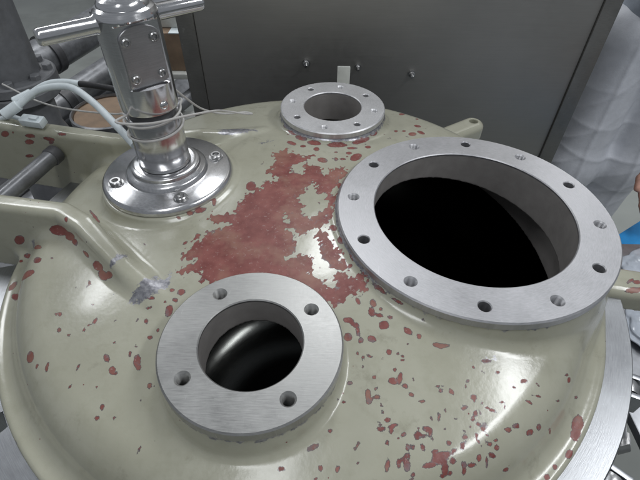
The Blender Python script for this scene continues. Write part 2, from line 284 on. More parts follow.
# chips in the paint: centre and two half axes, in tenths of a millimetre
CHIPS = (329,2960,10800,56,2,-2,-1,-37,-4, 383,2914,10792,50,-45,-7,-15,-19,-2, 436,2843,10782,22,5,0,10,-82,-11, 324,2755,10775,44,2,-1,-1,-47,-6, 464,2726,10766,27,1,-1,-1,-35,-4, 585,2743,10763,41,-24,-5,-19,-33,-3,
  730,2918,10777,56,3,-3,-4,-53,-6, 993,2861,10752,47,-35,-8,-20,-27,-2, 1111,2809,10737,18,-26,-5,-21,-18,-1, 1310,2717,10708,52,-11,-6,-10,-25,-2, 761,2604,10734,29,-16,-4,-17,-28,-3, 421,2576,10747,15,1,0,-1,-20,-3,
  477,2523,10738,13,1,0,-1,-29,-4, 553,2549,10738,30,-10,-3,-6,-15,-2, 583,2325,10704,21,1,-1,-1,-19,-3, 808,2409,10704,21,1,-1,-2,-21,-3, 778,2293,10688,49,-11,-5,-11,-32,-4, 854,2328,10688,23,-3,-2,-17,-62,-9,
  898,2248,10673,26,-14,-4,-12,-18,-2, 513,2161,10680,30,1,-1,-2,-40,-6, 520,2093,10668,30,1,-1,-2,-39,-6, 511,2131,10675,22,1,-1,-2,-49,-8, 602,2125,10670,30,1,-1,-1,-22,-4, 952,2165,10656,22,-15,-4,-14,-17,-2,
  333,2254,10703,26,1,-1,-1,-20,-3, 908,2571,10721,16,1,-1,-1,-13,-2, 898,2522,10715,22,1,-1,-1,-15,-2, 473,2426,10724,11,0,0,-1,-13,-2, 1058,2107,10638,31,2,-2,-2,-13,-2, 1353,2709,10703,84,6,-7,-4,-27,-3,
  1819,2575,10635,57,5,-6,-5,-23,-3, 1664,2496,10641,17,1,-2,-3,-17,-2, 1927,2458,10604,32,-3,-5,-8,-20,-2, 1575,2340,10629,22,2,-2,-3,-17,-2, 1543,2286,10623,11,1,-1,-3,-19,-3, 1259,2263,10647,32,2,-3,-1,-10,-1,
  1268,2218,10639,21,1,-2,-3,-18,-3, 1378,2218,10629,19,13,0,16,-26,-6, 1603,2178,10600,34,-3,-4,-8,-21,-3, 2068,2310,10563,17,-9,-4,-13,-15,-1, 1482,2063,10593,36,14,-1,4,-16,-3, 1735,2079,10568,28,-8,-5,-7,-12,-1,
  649,1988,10644,14,1,-1,-2,-26,-5, 693,1910,10629,28,1,-1,-2,-22,-4, 623,1826,10617,39,1,-2,-1,-21,-4, 743,1857,10616,44,12,0,4,-17,-3, 720,1820,10611,20,1,-1,-2,-29,-5, 839,1785,10597,26,1,-1,-2,-23,-4,
  792,1752,10594,15,1,-1,-1,-11,-2, 678,1709,10592,19,1,-1,-1,-21,-4, 986,1787,10587,36,-11,-5,-13,-26,-4, 1085,1840,10590,49,-15,-7,-13,-26,-4, 1048,1781,10581,25,1,-2,-2,-13,-2, 1100,1801,10581,20,1,-1,-2,-18,-3,
  992,1845,10598,12,1,-1,-1,-13,-2, 1211,1962,10601,14,1,-1,-5,-38,-6, 1282,2032,10607,10,4,0,4,-18,-3, 1382,1953,10583,17,1,-2,-2,-14,-2, 1256,1853,10578,13,1,-1,-2,-11,-2, 1281,1734,10553,25,1,-2,-3,-22,-4,
  1445,1791,10548,21,-11,-4,-15,-19,-2, 1407,1710,10535,26,2,-3,-5,-34,-9, 1594,2017,10573,26,2,-3,-6,-29,-4, 1557,1963,10568,23,1,-2,-4,-21,-3, 1600,1918,10555,21,1,-2,-3,-17,-3, 1648,1880,10543,26,2,-3,-5,-28,-5,
  1651,1922,10550,26,2,-3,-2,-9,-1, 1565,1816,10540,20,1,-2,-4,-22,-5, 1576,1761,10522,13,8,0,24,-32,-16, 1691,1751,10491,27,3,-6,-2,-15,-6, 1756,1786,10488,21,8,-3,3,-9,-5, 872,1677,10574,24,1,-1,-3,-35,-6,
  921,1679,10571,14,1,-1,-2,-22,-4, 1016,1674,10563,24,1,-2,-3,-28,-5, 665,1518,10555,21,-3,-2,-13,-49,-9, 774,1538,10552,22,1,-1,-3,-41,-8, 848,1516,10543,31,4,-1,0,-49,-11, 855,1600,10560,24,-12,-4,-16,-22,-3,
  814,1565,10555,28,1,-2,-1,-17,-3, 899,1455,10520,17,1,-2,-1,-14,-5, 1171,1596,10534,78,4,-8,-6,-49,-14, 1068,1534,10527,77,15,-5,2,-22,-8, 1211,1513,10494,36,3,-6,-4,-53,-26, 1296,1580,10508,40,3,-7,-3,-24,-10,
  1316,1663,10534,28,14,0,10,-18,-6, 1234,1633,10536,59,3,-6,-3,-22,-6, 1129,1645,10549,34,1,-2,-3,-26,-5, 1177,1458,10472,20,2,-4,-1,-15,-9, 1258,1486,10469,24,2,-5,-1,-16,-10, 1404,1559,10472,27,3,-6,-2,-30,-17,
  1487,1567,10451,42,4,-11,-1,-19,-12, 1401,1507,10439,21,2,-5,-1,-25,-18, 1565,1628,10464,28,3,-7,-2,-27,-15, 1649,1608,10419,14,2,-5,-2,-44,-32, 1712,1664,10433,41,-5,-20,-11,-20,-9, 1767,1729,10453,26,3,-8,-2,-23,-14,
  2007,1939,10478,41,11,-10,2,-20,-11, 1910,1892,10489,40,5,-11,-3,-20,-8, 2299,1983,10349,33,8,-18,0,-26,-23, 2174,1916,10381,41,22,-9,19,-16,-25, 2811,2523,10351,29,8,-21,-13,-31,-10, 2783,2558,10398,26,8,-15,-3,-13,-6,
  2978,2456,10073,30,10,-19,-3,-15,-7, 2916,2177,10003,67,-5,-7,-51,-100,-3, 2851,2066,10002,52,-7,0,-40,-76,0, 2704,1852,10001,34,-10,-5,-36,-48,-1, 2502,1717,10001,25,0,0,-11,-30,0, 2384,1618,10001,31,1,0,-10,-29,0,
  2599,2274,10350,33,10,-20,-1,-8,-6, 2482,2015,10190,20,8,-19,10,-15,-41, 1875,1591,10262,32,16,-6,14,-7,-22, 2200,2390,10556,40,4,-5,-6,-24,-3, 2212,2175,10507,43,-20,-21,-9,-10,0, 1774,2062,10561,46,-13,-8,-9,-15,-2,
  1899,2150,10559,22,2,-2,-2,-10,-1, 2312,2251,10501,33,-4,-13,-6,-10,-1, -2274,2533,10627,27,9,5,30,-45,-3, -2172,2397,10619,38,-2,4,12,-39,-4, -2140,2364,10618,44,-2,5,6,-21,-3, -1923,2485,10659,41,-5,3,13,-71,-9,
  -1891,2424,10654,28,-1,3,10,-38,-5, -2023,2566,10660,15,-1,1,9,-32,-3, -1848,2750,10703,22,15,4,18,-23,-1, -1720,2215,10637,26,-9,1,-4,-30,-5, -2164,2020,10559,24,-8,1,-3,-29,-5, -2184,1917,10537,27,-1,4,7,-22,-4,
  -1774,2077,10610,11,0,1,2,-10,-1, -2281,2223,10580,11,0,1,3,-10,-1, -1980,2656,10677,8,3,1,14,-22,-2, -3232,2639,10435,60,-23,28,5,-59,-26, -3084,2514,10463,19,-9,6,-10,-24,-16, -2938,2477,10512,19,-7,5,2,-50,-14,
  -2567,2448,10576,10,-4,1,-6,-49,-8, -2963,2908,10577,25,-2,4,13,-32,-2, -3089,3125,10580,20,-2,3,9,-21,-1, -2814,2834,10592,25,-2,4,7,-19,-1, -2558,2990,10648,21,-12,2,-8,-38,-5, -2653,2884,10622,17,-7,2,0,-23,-3,
  -1681,1620,10532,10,-4,0,-10,-30,-10, -1946,2954,10719,23,-1,2,8,-32,-3, -1948,3227,10786,49,-7,3,2,-19,-6, -1707,3071,10755,42,-16,-1,-8,-71,-11, -1621,3322,10788,41,17,5,21,-40,-2, -1522,2824,10974,21,0,0,9,-38,0,
  -3037,3120,10588,26,-2,4,11,-28,-1, -1779,2837,10720,17,-1,2,6,-24,-2, -320,1462,10566,32,0,0,2,-24,-5, -35,1646,10603,56,31,5,13,-19,-4, 43,1477,10568,22,0,0,0,-24,-5, 199,1472,10563,21,-6,-2,-11,-27,-5,
  385,1669,10597,12,-8,-2,-28,-36,-6, 129,1797,10629,19,0,0,0,-20,-4, 390,1526,10569,14,0,0,0,-10,-2, 3,1388,10550,18,0,0,0,-13,-3, 1547,7982,10543,63,25,-13,-10,-65,15, 1760,7432,10612,63,-9,-6,-14,-60,11,
  1604,7035,10685,75,20,-11,-12,-78,11, 1776,7146,10651,62,-40,-2,-19,-62,11, 1463,7124,10689,38,10,-5,-5,-35,5, 1812,7799,10546,31,11,-6,-7,-40,8, 1314,7087,10708,37,9,-5,-5,-43,6, -499,6423,10850,82,-44,5,-4,-57,5,
  -83,6233,10868,48,2,-1,1,-59,5, 16,5898,10890,77,-21,0,-6,-70,4, 228,5942,10883,31,2,-1,-1,-54,3, 338,5950,10880,47,4,-2,-1,-30,2, 440,6144,10862,48,5,-2,-2,-44,3, 547,6032,10866,93,73,-9,14,-96,6,
  -1015,5202,10900,56,58,2,44,-95,4, 231,6158,10868,32,3,-1,0,-25,2, -1650,4667,10890,72,37,-2,14,-36,-14, -1773,4602,10889,46,5,-3,5,-32,-8, -1906,4516,10873,29,-11,-12,-9,-18,-9, -1489,4849,10901,27,4,-3,13,-82,-12,
  -1593,4218,10851,40,-2,3,5,-25,-1, -1737,4086,10832,29,24,4,13,-20,0, -3563,4451,10670,161,-97,45,-56,-3,-87, -3361,4313,10694,73,-57,-3,-61,6,-65, -3265,4222,10675,39,0,29,46,-50,-11, -4356,4602,10306,87,-14,16,-51,8,-104,
  -2778,3764,10720,49,8,41,77,-78,3, -2672,3628,10708,45,14,28,70,-78,-1, -2572,3593,10752,60,-25,30,4,-38,-30, -3023,3989,10695,56,-56,3,-21,-3,-17, -3908,4321,10460,106,-50,68,40,-58,22, -4317,4533,10041,74,-20,23,5,-30,-20,
  -3754,4032,10513,60,2,26,48,-63,14, -4407,4466,10002,30,0,0,11,-25,-1, -2822,3542,10663,20,2,3,24,-46,0, -2975,3484,10634,14,-1,2,6,-15,0, -3527,4021,10571,26,-4,5,8,-18,1, -3853,3847,10422,127,1,106,77,-72,46,
  -4292,3995,10002,22,76,1,42,-33,1, -4127,3776,10038,43,14,32,87,-76,43, -3356,4391,10932,26,-6,6,10,-40,-16, -3193,4740,10658,8,20,-2,141,-166,33, -2658,3208,10658,20,-2,3,5,-14,-1, -5417,6702,10745,84,-19,13,-35,8,-64,
  -4921,6592,10785,97,-22,7,-24,5,-42, -4994,6608,10655,93,-21,15,-26,6,-54, -4567,6513,10784,108,-24,-3,-23,5,-38, -4555,6511,10727,50,-11,8,-22,5,-49, -5233,6661,10803,27,-6,4,-13,3,-25, -5147,6642,10344,86,-19,15,-18,4,-37,
  -4293,6488,10900,72,-9,7,2,-19,-16, -510,6760,10850,80,-83,7,-19,-24,-27, -350,6588,10844,100,-57,8,-9,-51,-17, -128,6433,10851,115,-20,1,-2,-69,6, 251,6390,10848,165,15,-6,-1,-75,7, 656,6561,10834,149,96,-4,15,-44,-27,
  888,6783,10846,63,71,-1,27,-3,-40, 495,6313,10847,82,9,-4,-2,-40,3, -623,6935,10859,45,-70,5,-24,4,-33, -305,6324,10861,49,1,0,2,-40,3, 762,6381,10827,50,7,-4,-3,-45,4, 546,3565,10890,48,-62,-4,-13,-5,-15,
  701,3373,10866,75,-78,-8,-14,-10,-16, 895,3201,10849,55,-40,-2,-7,-8,-12, 398,3826,10922,22,-7,20,20,-62,-17, 668,3393,10859,21,1,11,9,-28,-11, 623,3194,10812,34,16,0,13,-49,-6, 682,3040,10794,42,-15,-4,-9,-24,-2,
  604,3074,10802,37,17,0,16,-59,-7, 710,3119,10801,23,1,-1,-1,-20,-2, 806,3022,10784,28,-17,-4,-11,-18,-1, 450,3211,10822,21,14,1,21,-45,-5, 358,5558,10899,45,-2,2,-2,-56,5, 274,5187,10941,32,-49,39,-3,-102,25,
  223,4695,10982,34,-34,30,-1,-85,2, 116,4544,10915,40,1,0,0,-51,-1, 168,4334,10911,49,-34,8,-14,-47,-6, 268,4102,10922,44,-25,26,0,-56,-16, 300,3767,10875,23,12,0,16,-58,-4, 372,3707,10870,29,-1,2,-1,-29,-4,
  -6,4599,10917,27,1,0,1,-60,-1, 75,4445,10913,40,2,-1,0,-38,-1, -1669,3213,10775,34,2,-1,6,-27,-3, -1736,3354,10782,28,1,0,7,-29,-1, -1774,3177,10782,16,1,-1,3,-15,-3, -1963,3116,10743,30,-3,5,3,-16,-5,
  4475,4109,10023,139,9,13,-8,-42,-16, 4475,4268,10031,68,39,0,-1,-24,0, 4567,4251,10032,58,1,0,-18,-38,0, )
PATCH = [[-797,6159],[-695,6093],[-592,6221],[-438,6063],[-292,6005],[-136,6071],[-195,5917],[-271,5856],[-159,5746],[-67,5722],[26,5672],[12,5484],[72,5461],[163,5680],[362,5694],[341,5472],[234,5345],[174,5125],[212,4858],[183,4664],[129,4544],[22,4443],[37,4332],[115,4208],[179,4054],[278,3923],[264,3828],[334,3660],[321,3599],[427,3531],[511,3554],[567,3459],[575,3368],[489,3308],[348,3259],[265,3189],[196,3120],[128,3157],[-215,3207],[-777,3193],[-1263,3452],[-1416,3499],[-1482,3651],[-1603,3581],[-1712,3571],[-1717,3646],[-1534,3793],[-1656,3831],[-1766,3869],[-1652,3995],[-1602,4130],[-1506,4177],[-1463,4302],[-1268,4330],[-1172,4402],[-1381,4448],[-1533,4533],[-1436,4607],[-1174,4596],[-1158,4676],[-1109,4929],[-1087,4973],[-957,5082],[-852,5174],[-806,5293],[-634,5341],[-657,5443],[-847,5549],[-766,5655],[-722,5852]]
ISLANDS = [[[-118,5301],[-58,5231],[-55,5055],[73,5038],[116,4852],[47,4702],[-20,4598],[-153,4514],[-222,4571],[-281,4691],[-216,4775],[-348,4923],[-267,5014],[-214,5130]],[[-464,5711],[-392,5796],[-270,5827],[-248,5659],[-273,5525],[-392,5496],[-456,5574]],[[-477,4547],[-440,4607],[-406,4489],[-440,4393],[-483,4431]],[[-452,4294],[-329,4296],[-262,4162],[-157,4266],[-47,4303],[-45,4152],[17,4009],[31,3811],[101,3710],[204,3672],[249,3631],[169,3614],[158,3543],[202,3437],[223,3385],[157,3343],[68,3459],[-22,3510],[-112,3562],[-46,3634],[-107,3792],[-144,3865],[-215,3879],[-351,3801],[-443,3799],[-446,3844],[-310,3907],[-304,4032],[-335,4177]]]
# ---------------------------------------------------------------- the floor
fl = bmesh.new(); bmesh.ops.create_grid(fl, x_segments=2, y_segments=2, size=30)
floor = from_bm('floor', fl, 'floor', smooth=0); floor['kind'] = 'structure'

# ---------------------------------------------------------------- mesh of the casting: surface nets over the field
def surface_nets(x0, x1, y0, y1, z0, z1, h, fn=None):
    fn = fn or lid_sdf
    X = np.arange(x0, x1, h); Y = np.arange(y0, y1, h); Z = np.arange(z0, z1, h)
    V = np.empty((len(X), len(Y), len(Z)), np.float32); step = 64
    for i in range(0, len(X), step):
        V[i:i + step] = fn(X[i:i + step, None, None].astype(np.float32), Y[None, :, None].astype(np.float32), Z[None, None, :].astype(np.float32))
    S = V < 0
    nx, ny, nz = S.shape
    cnt = np.zeros((nx - 1, ny - 1, nz - 1), np.int8)
    for a in (0, 1):
        for b in (0, 1):
            for c in (0, 1): cnt += S[a:nx - 1 + a, b:ny - 1 + b, c:nz - 1 + c]
    act = (cnt > 0) & (cnt < 8); idx = np.full(act.shape, -1, np.int32); I, J, K = np.nonzero(act); n = len(I); idx[I, J, K] = np.arange(n)
    acc = np.zeros((n, 3)); num = np.zeros(n)
    corners = [(a, b, c) for a in (0, 1) for b in (0, 1) for c in (0, 1)]
    for p in corners:
        for ax in range(3):
            if p[ax]: continue
            q = list(p); q[ax] = 1
            vp = V[I + p[0], J + p[1], K + p[2]]; vq = V[I + q[0], J + q[1], K + q[2]]
            m = (vp < 0) != (vq < 0); t = np.where(m, vp / np.where(m, vp - vq, 1), 0)
            for e in range(3): acc[:, e] += np.where(m, p[e] + (t if e == ax else 0), 0)
            num += m
    P = acc / num[:, None] + np.stack([I, J, K], 1); P = P * h + np.array([x0, y0, z0])
    F = []
    for ax in range(3):
        sl = [slice(None)] * 3; sh = [slice(None)] * 3; sl[ax] = slice(0, -1); sh[ax] = slice(1, None)
        A, B = S[tuple(sl)], S[tuple(sh)]; ch = A != B
        u, w = (ax + 1) % 3, (ax + 2) % 3
        E = np.stack(np.nonzero(ch), 1); dims = np.array(idx.shape)
        ok = (E[:, u] > 0) & (E[:, w] > 0) & (E[:, u] < dims[u]) & (E[:, w] < dims[w]); E = E[ok]
        ins = A[tuple(E.T)]
        def cell(du, dw):
            c = E.copy(); c[:, u] += du; c[:, w] += dw; return idx[tuple(c.T)]
        q = np.stack([cell(-1, -1), cell(0, -1), cell(0, 0), cell(-1, 0)], 1)
        q = np.where(ins[:, None], q, q[:, ::-1]); F.append(q[(q >= 0).all(1)])
    F = np.vstack(F)
    for _ in range(3):                                   # pull the vertices onto the surface
        e = 4e-4; x, y, z = P.T; d = fn(x, y, z)
        G = np.stack([fn(x + e, y, z) - d, fn(x, y + e, z) - d, fn(x, y, z + e) - d], 1) / e
        g2 = np.maximum((G * G).sum(1), .25); st = np.clip(d / g2, -.6 * h, .6 * h); P = P - .8 * G * st[:, None]
    return P, F
def poly_sdf(x, y, pts):
    pts = np.array(pts, float) * 1e-4; d = np.full(len(x), 9.); ins = np.zeros(len(x), bool)
    for (ax, ay), (bx, by) in zip(pts, np.roll(pts, -1, 0)):
        ex, ey = bx - ax, by - ay; t = np.clip(((x - ax) * ex + (y - ay) * ey) / (ex * ex + ey * ey), 0, 1)
        d = np.minimum(d, np.hypot(x - ax - t * ex, y - ay - t * ey))
        c = (ay > y) != (by > y); xi = ax + (y - ay) * ex / (ey if abs(ey) > 1e-12 else 1e-12); ins ^= c & (x < xi)
    return np.where(ins, -d, d)
P, F = surface_nets(-.685, .535, .035, .955, .9620, 1.104, .0021)
x, y, z = P.T
chip = np.full(len(P), .03)
ra = np.hypot(x - CX, y - CY); outer = z > dome_z(ra) - .012
dp = poly_sdf(x, y, PATCH)
rough = np.zeros(len(P))
for k_ in range(40):
    a_ = RNG.uniform(0, 6.3); f_ = RNG.uniform(250, 1500); rough += np.sin(f_ * (x * math.cos(a_) + y * math.sin(a_)) + RNG.uniform(0, 6.3)) * (300 / f_) ** .6
dp = dp + .0012 * rough
for isl in ISLANDS: dp = np.maximum(dp, -poly_sdf(x, y, isl) - .0009 * rough)
chip = np.where(outer & (ra < .33), np.minimum(chip, dp), chip)
def add_chips(arr, lst):
    for c in lst:
        C, A, B = c[:3], c[3:6], c[6:9]; la, lb = np.linalg.norm(A), np.linalg.norm(B)
        near = np.nonzero((np.abs(P - C) < max(la, lb) + .012).all(1))[0]
        if not len(near): continue
        q = P[near] - C; N = np.cross(A / la, B / lb); N /= np.linalg.norm(N) + 1e-9; m = min(la, lb)
        G = np.linalg.inv(np.array([[A @ A, A @ B], [A @ B, B @ B]]) + 1e-12 * np.eye(2)); uv = np.stack([q @ A, q @ B], 1) @ G
        e = np.sqrt(uv[:, 0] ** 2 + uv[:, 1] ** 2 + (q @ N / max(m, .004)) ** 2)
        arr[near] = np.minimum(arr[near], (e - 1) * m)
add_chips(chip, np.array(CHIPS, float).reshape(-1, 9) * 1e-4)
# a scatter of small nicks where the paint is worst: the front right slope of the dome and round the necks
small = []
for cx, cy, sx, sy, n in ((.10, .19, .07, .05, 26), (.06, .30, .05, .06, 10), (.18, .21, .06, .04, 16), (.06, .62, .05, .05, 12), (-.03, .42, .16, .16, 10), (.12, .72, .05, .04, 10), (-.2, .30, .08, .08, 12)):
    for _ in range(n):
        px, py = RNG.normal(cx, sx), RNG.normal(cy, sy); rr = math.hypot(px - CX, py - CY)
        if rr > .37: continue
        a = RNG.uniform(0, 6.3); l, w = RNG.uniform(.0010, .0026), RNG.uniform(.0008, .0014)
        small.append([px, py, dome_z(rr), l * math.cos(a), l * math.sin(a), 0, -w * math.sin(a), w * math.cos(a), 0])
add_chips(chip, np.array(small))
# bare metal: worn ribs, the edge of the lip, the tops of the necks
bare = np.full(len(P), .03)
add_chips(bare, np.array([[-.200, .338, 1.078, .020, .018, 0, -.008, .009, 0], [-.245, .372, 1.09, .02, .019, 0, -.003, .003, .0],
    [-.402, .455, 1.035, .014, .016, 0, .004, -.004, .004], [-.400, .40, 1.02, .004, .04, 0, .003, 0, -.003], [-.150, .679, 1.083, .03, .01, 0, -.004, .009, 0],
    [-.30, .60, 1.09, .012, .006, 0, -.004, .01, 0], [.19, .262, 1.07, .02, .004, 0, 0, .004, .003], [-.09, .647, 1.083, .006, .002, 0, 0, .003, 0]]))
bare = np.minimum(bare, np.where(np.abs(z - 1.0) < .006, np.abs(ra - .4272) - .0012 + .0038, .03))
for key, nk in NECKS.items():
    dn = np.abs(np.hypot(x - nk[0], y - nk[1]) - nk[2]); top = (1.094 - z)
    bare = np.where(dn < .003, np.minimum(bare, top - {'big': .006, 'front': .011, 'back': .010}[key]), bare)
bore = np.minimum.reduce([np.hypot(x - k_[0], y - k_[1]) - k_[3] for k_ in NECKS.values()]) < .0016
bore = (bore & (z < 1.0985)) | ((z < dome_z(ra) - .018) & (ra < .38))
me = bpy.data.meshes.new('lid_shell')
me.vertices.add(len(P)); me.vertices.foreach_set('co', P.astype(np.float32).ravel())
me.loops.add(F.size); me.loops.foreach_set('vertex_index', F.astype(np.int32).ravel())
me.polygons.add(len(F)); me.polygons.foreach_set('loop_start', np.arange(0, F.size, 4, dtype=np.int32))
me.update(calc_edges=True); me.validate()
for nm, arr in (('chip', chip), ('bare', bare), ('bore', bore.astype(float))):
    at_ = me.attributes.new(nm, 'FLOAT', 'POINT'); at_.data.foreach_set('value', arr.astype(np.float32))
lid = tag(empty('vessel_lid', (0, 0, 0)), 'domed cast lid, grey-green paint flaked to red primer, three flanged openings and a two-rib arm', 'lid')
shell = link('lid_shell', me, 'paint', lid, smooth=0)
me.polygons.foreach_set('use_smooth', np.ones(len(me.polygons), bool))

# ---------------------------------------------------------------- machined flange faces with tapped holes
def flange_face(key, name, thick, mat, label):
    nx, ny, Rr, rb = NECKS[key]; _, n, rh, rr, ph = [h for h in HOLES if h[0] == key][0]
    bm = bmesh.new(); ch = .0018; rb = rb - .0006
    def circ(cx, cy, r, z, k): return [bm.verts.new((cx + r * math.cos(2 * math.pi * i / k), cy + r * math.sin(2 * math.pi * i / k), z)) for i in range(k)]
    def band(A, B):
        k = len(A)
        for i in range(k): bm.faces.new((A[i], A[(i + 1) % k], B[(i + 1) % k], B[i]))
    def loop(A): return [bm.edges.new((A[i], A[(i + 1) % len(A)])) for i in range(len(A))]
    K = 128; edges = []
    o = circ(0, 0, Rr - ch, 0, K); i_ = circ(0, 0, rb + ch * .7, 0, K); edges += loop(o) + loop(i_); hol = []
    for k in range(n):
        a = ph + k * 2 * math.pi / n; hx, hy = rr * math.cos(a), rr * math.sin(a)
        h = circ(hx, hy, rh + .0011, 0, 24); edges += loop(h); hol.append((hx, hy, h))
    bmesh.ops.triangle_fill(bm, edges=edges, use_beauty=True, use_dissolve=False, normal=(0, 0, 1))
    o2 = circ(0, 0, Rr, -ch, K); band(o, o2); o3 = circ(0, 0, Rr, -thick, K); band(o2, o3); o4 = circ(0, 0, Rr - .006, -thick - .0002, K); band(o3, o4)
    i2 = circ(0, 0, rb, -ch * .7, K); band(i_, i2); i3 = circ(0, 0, rb, -.0034, K); band(i2, i3)
    for k, (hx, hy, h) in enumerate(hol):
        prev = h; zz = -.0012; t = circ(hx, hy, rh, zz, 24); band(prev, t); prev = t
        plain = (key == 'big' and k % 2 == 1) or (key == 'back' and k % 2 == 0)
        while zz > -.036:
            if plain: zz -= .012; t = circ(hx, hy, rh, zz, 24); band(prev, t); prev = t; continue
            for dr, dz in ((-.0009, -.0010), (0, -.0010)):
                zz += dz; t = circ(hx, hy, rh + dr, zz, 24); band(prev, t); prev = t
        bm.faces.new(prev)
    ob = from_bm(name, bm, mat, lid, 30, (nx, ny, TOPZ)); ob['label'] = label
    return ob
flange_face('big', 'manway_flange', .0110, 'face_big', 'wide bare steel flange ring with twelve bolt holes')
flange_face('front', 'nozzle_flange', .0130, 'face_front', 'thick bare steel ring with four tapped holes')
flange_face('back', 'nozzle_flange', .0095, 'face_back', 'small pale steel ring with eight bolt holes')

# ---------------------------------------------------------------- the vessel below
ves = tag(empty('mixing_vessel', (CX, CY, 0)), 'stainless round vessel with wide machined rim under the painted lid', 'vessel')
def ring_outline(Ro, notches, n=360):
    pts = []
    for i in range(n):
        a = 2 * math.pi * i / n; r = Ro
        for c, w, dep in notches:
            d = abs((a - c + math.pi) % (2 * math.pi) - math.pi) * Ro
            if d < w: r = min(r, Ro - dep + max(0, d - w + .004) * 3)
        pts.append((r * math.cos(a), r * math.sin(a)))
    return pts
NOTCH = [(R(-140.5), .020, .031), (R(-177), .024, .040), (R(60), .02, .03), (R(100), .02, .03)]
bm = bmesh.new(); n = 360; ol = ring_outline(.462, NOTCH, n); K = []
for (rs, zz, off) in (('i', .9885, 0), ('o', .9885, -.0015), ('o', .987, 0), ('o', .950, 0), ('o', .9485, -.0015), ('i', .9485, 0)):
    ring = []
    for i in range(n):
        a = 2 * math.pi * i / n
        if rs == 'i': ring.append(bm.verts.new((.395 * math.cos(a), .395 * math.sin(a), zz)))
        else:
            q = math.hypot(*ol[i]); f = (q + off) / q; ring.append(bm.verts.new((ol[i][0] * f, ol[i][1] * f, zz)))
    K.append(ring)
for A, B in zip(K, K[1:] + K[:1]):
    for i in range(n): bm.faces.new((A[i], A[(i + 1) % n], B[(i + 1) % n], B[i]))
from_bm('rim_ring', bm, 'rim', ves, 30)
from_bm('jacket', lathe([(.395, .952), (.430, .9484), (.432, .93), (.432, .40), (.42, .34), (.36, .27), (.2, .22), (0, .21)], 72), 'jacket', ves)
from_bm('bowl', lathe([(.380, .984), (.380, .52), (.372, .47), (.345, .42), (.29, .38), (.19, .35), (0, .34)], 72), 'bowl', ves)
for a in (45, 135, 225, 315):
    from_bm('leg', lathe([(0, .23), (.035, .23), (.035, .012), (.055, .010), (.055, .0), (0, 0)], 20), 'jacket', ves, loc=(.36 * math.cos(R(a)), .36 * math.sin(R(a)), 0.15 * 0))
# upright tab at the back of the rim
tb = box(.028, .006, .098, .002); xform(tb, Matrix.Translation((.067, .462 + .0045, 1.026)) @ Matrix.Rotation(R(-5), 4, 'X'))
from_bm('stop_tab', tb, 'board', ves)
# ---------------------------------------------------------------- chrome head with T handle
HX, HY = -.2256, .5428
head = tag(empty('chrome_valve_head', (HX, HY, 1.0875)), 'polished chrome cylinder head with T handle on round bolted base', 'valve head')
zo = -1.0875                                                     # parts below are drawn at world height
def hpart(name, bm, m, parent=head, smooth=40): return from_bm(name, xform(bm, Matrix.Translation((0, 0, zo))), m, parent, smooth)
base = hpart('base_flange', lathe([(.0, 1.0878), (.0915, 1.0878), (.0932, 1.0895), (.0932, 1.0935), (.0925, 1.0955), (.0900, 1.0985), (.0880, 1.0998), (.060, 1.1004), (.058, 1.1012), (.0565, 1.1065), (.0545, 1.1085), (.0500, 1.1095), (.0488, 1.1105), (.0480, 1.1150), (.0460, 1.1165), (.041, 1.1170), (0, 1.1170)], 96), 'base')
def cap_screw(parent, x, y, z, r=.0085, h=.005, axis=(0, 0, 1), name='cap_screw'):
    bm = bmesh.new()
    lathe([(r * 1.25, -.0005), (r * 1.25, .0006), (r, .0006), (r, h - .0012), (r - .0012, h), (r * .55, h)], 24, bm)
    s6 = [bm.verts.new((r * .55 * math.cos(R(60 * k)), r * .55 * math.sin(R(60 * k)), h)) for k in range(6)]
    b6 = [bm.verts.new((r * .53 * math.cos(R(60 * k)), r * .53 * math.sin(R(60 * k)), h * .25)) for k in range(6)]
    for k in range(6): bm.faces.new((s6[k], s6[(k + 1) % 6], b6[(k + 1) % 6], b6[k]))
    bm.faces.new(b6)
    xform(bm, to_axis((x, y, z), axis)); return from_bm(name, bm, 'bolt', parent, 30)
for a in (-152, -62, 28, 118):
    o = cap_screw(head, .0735 * math.cos(R(a)), .0735 * math.sin(R(a)), 1.1003 + zo)
hpart('stem', lathe([(0, 1.1165), (.0362, 1.1165), (.0345, 1.1215), (.0353, 1.1225), (.0353, 1.1935), (.0345, 1.1950), (.030, 1.1955), (0, 1.1955)], 64), 'satin')
hpart('seal', lathe([(.0325, 1.1168), (.0362, 1.1168), (.0362, 1.1174), (.0358, 1.1180), (.0345, 1.1182)], 64), 'black')
hpart('groove', lathe([(.0, 1.195), (.0305, 1.195), (.0305, 1.206), (0, 1.206)], 48), 'dark')
PA = math.atan2(-.777, .63)                                        # the side the plate faces
def flat(a, r, z):
    d = .0255
    if z < 1.2405: return r
    if z > 1.3125: d += (z - 1.3125) * 2.2
    c = math.cos(a - PA)
    return r if c <= 0 else min(r, d / max(c, 1e-3))
prof = [(0, 1.2035), (.0338, 1.2035), (.0361, 1.2050), (.0365, 1.2075), (.0365, 1.2400), (.0365, 1.2410)] + [(.0365, 1.241 + .003 * k) for k in range(1, 24)] + [(.0365, 1.3125), (.0365, 1.3145), (.0365, 1.3165), (.0365, 1.3185), (.0350, 1.3215), (.0335, 1.3245), (.031, 1.3262), (.029, 1.3268), (.0285, 1.3300), (.026, 1.3335), (.018, 1.3368), (.009, 1.3382), (0, 1.3386)]
body = hpart('body', lathe(prof, 128, fr=flat), 'chrome', smooth=28)
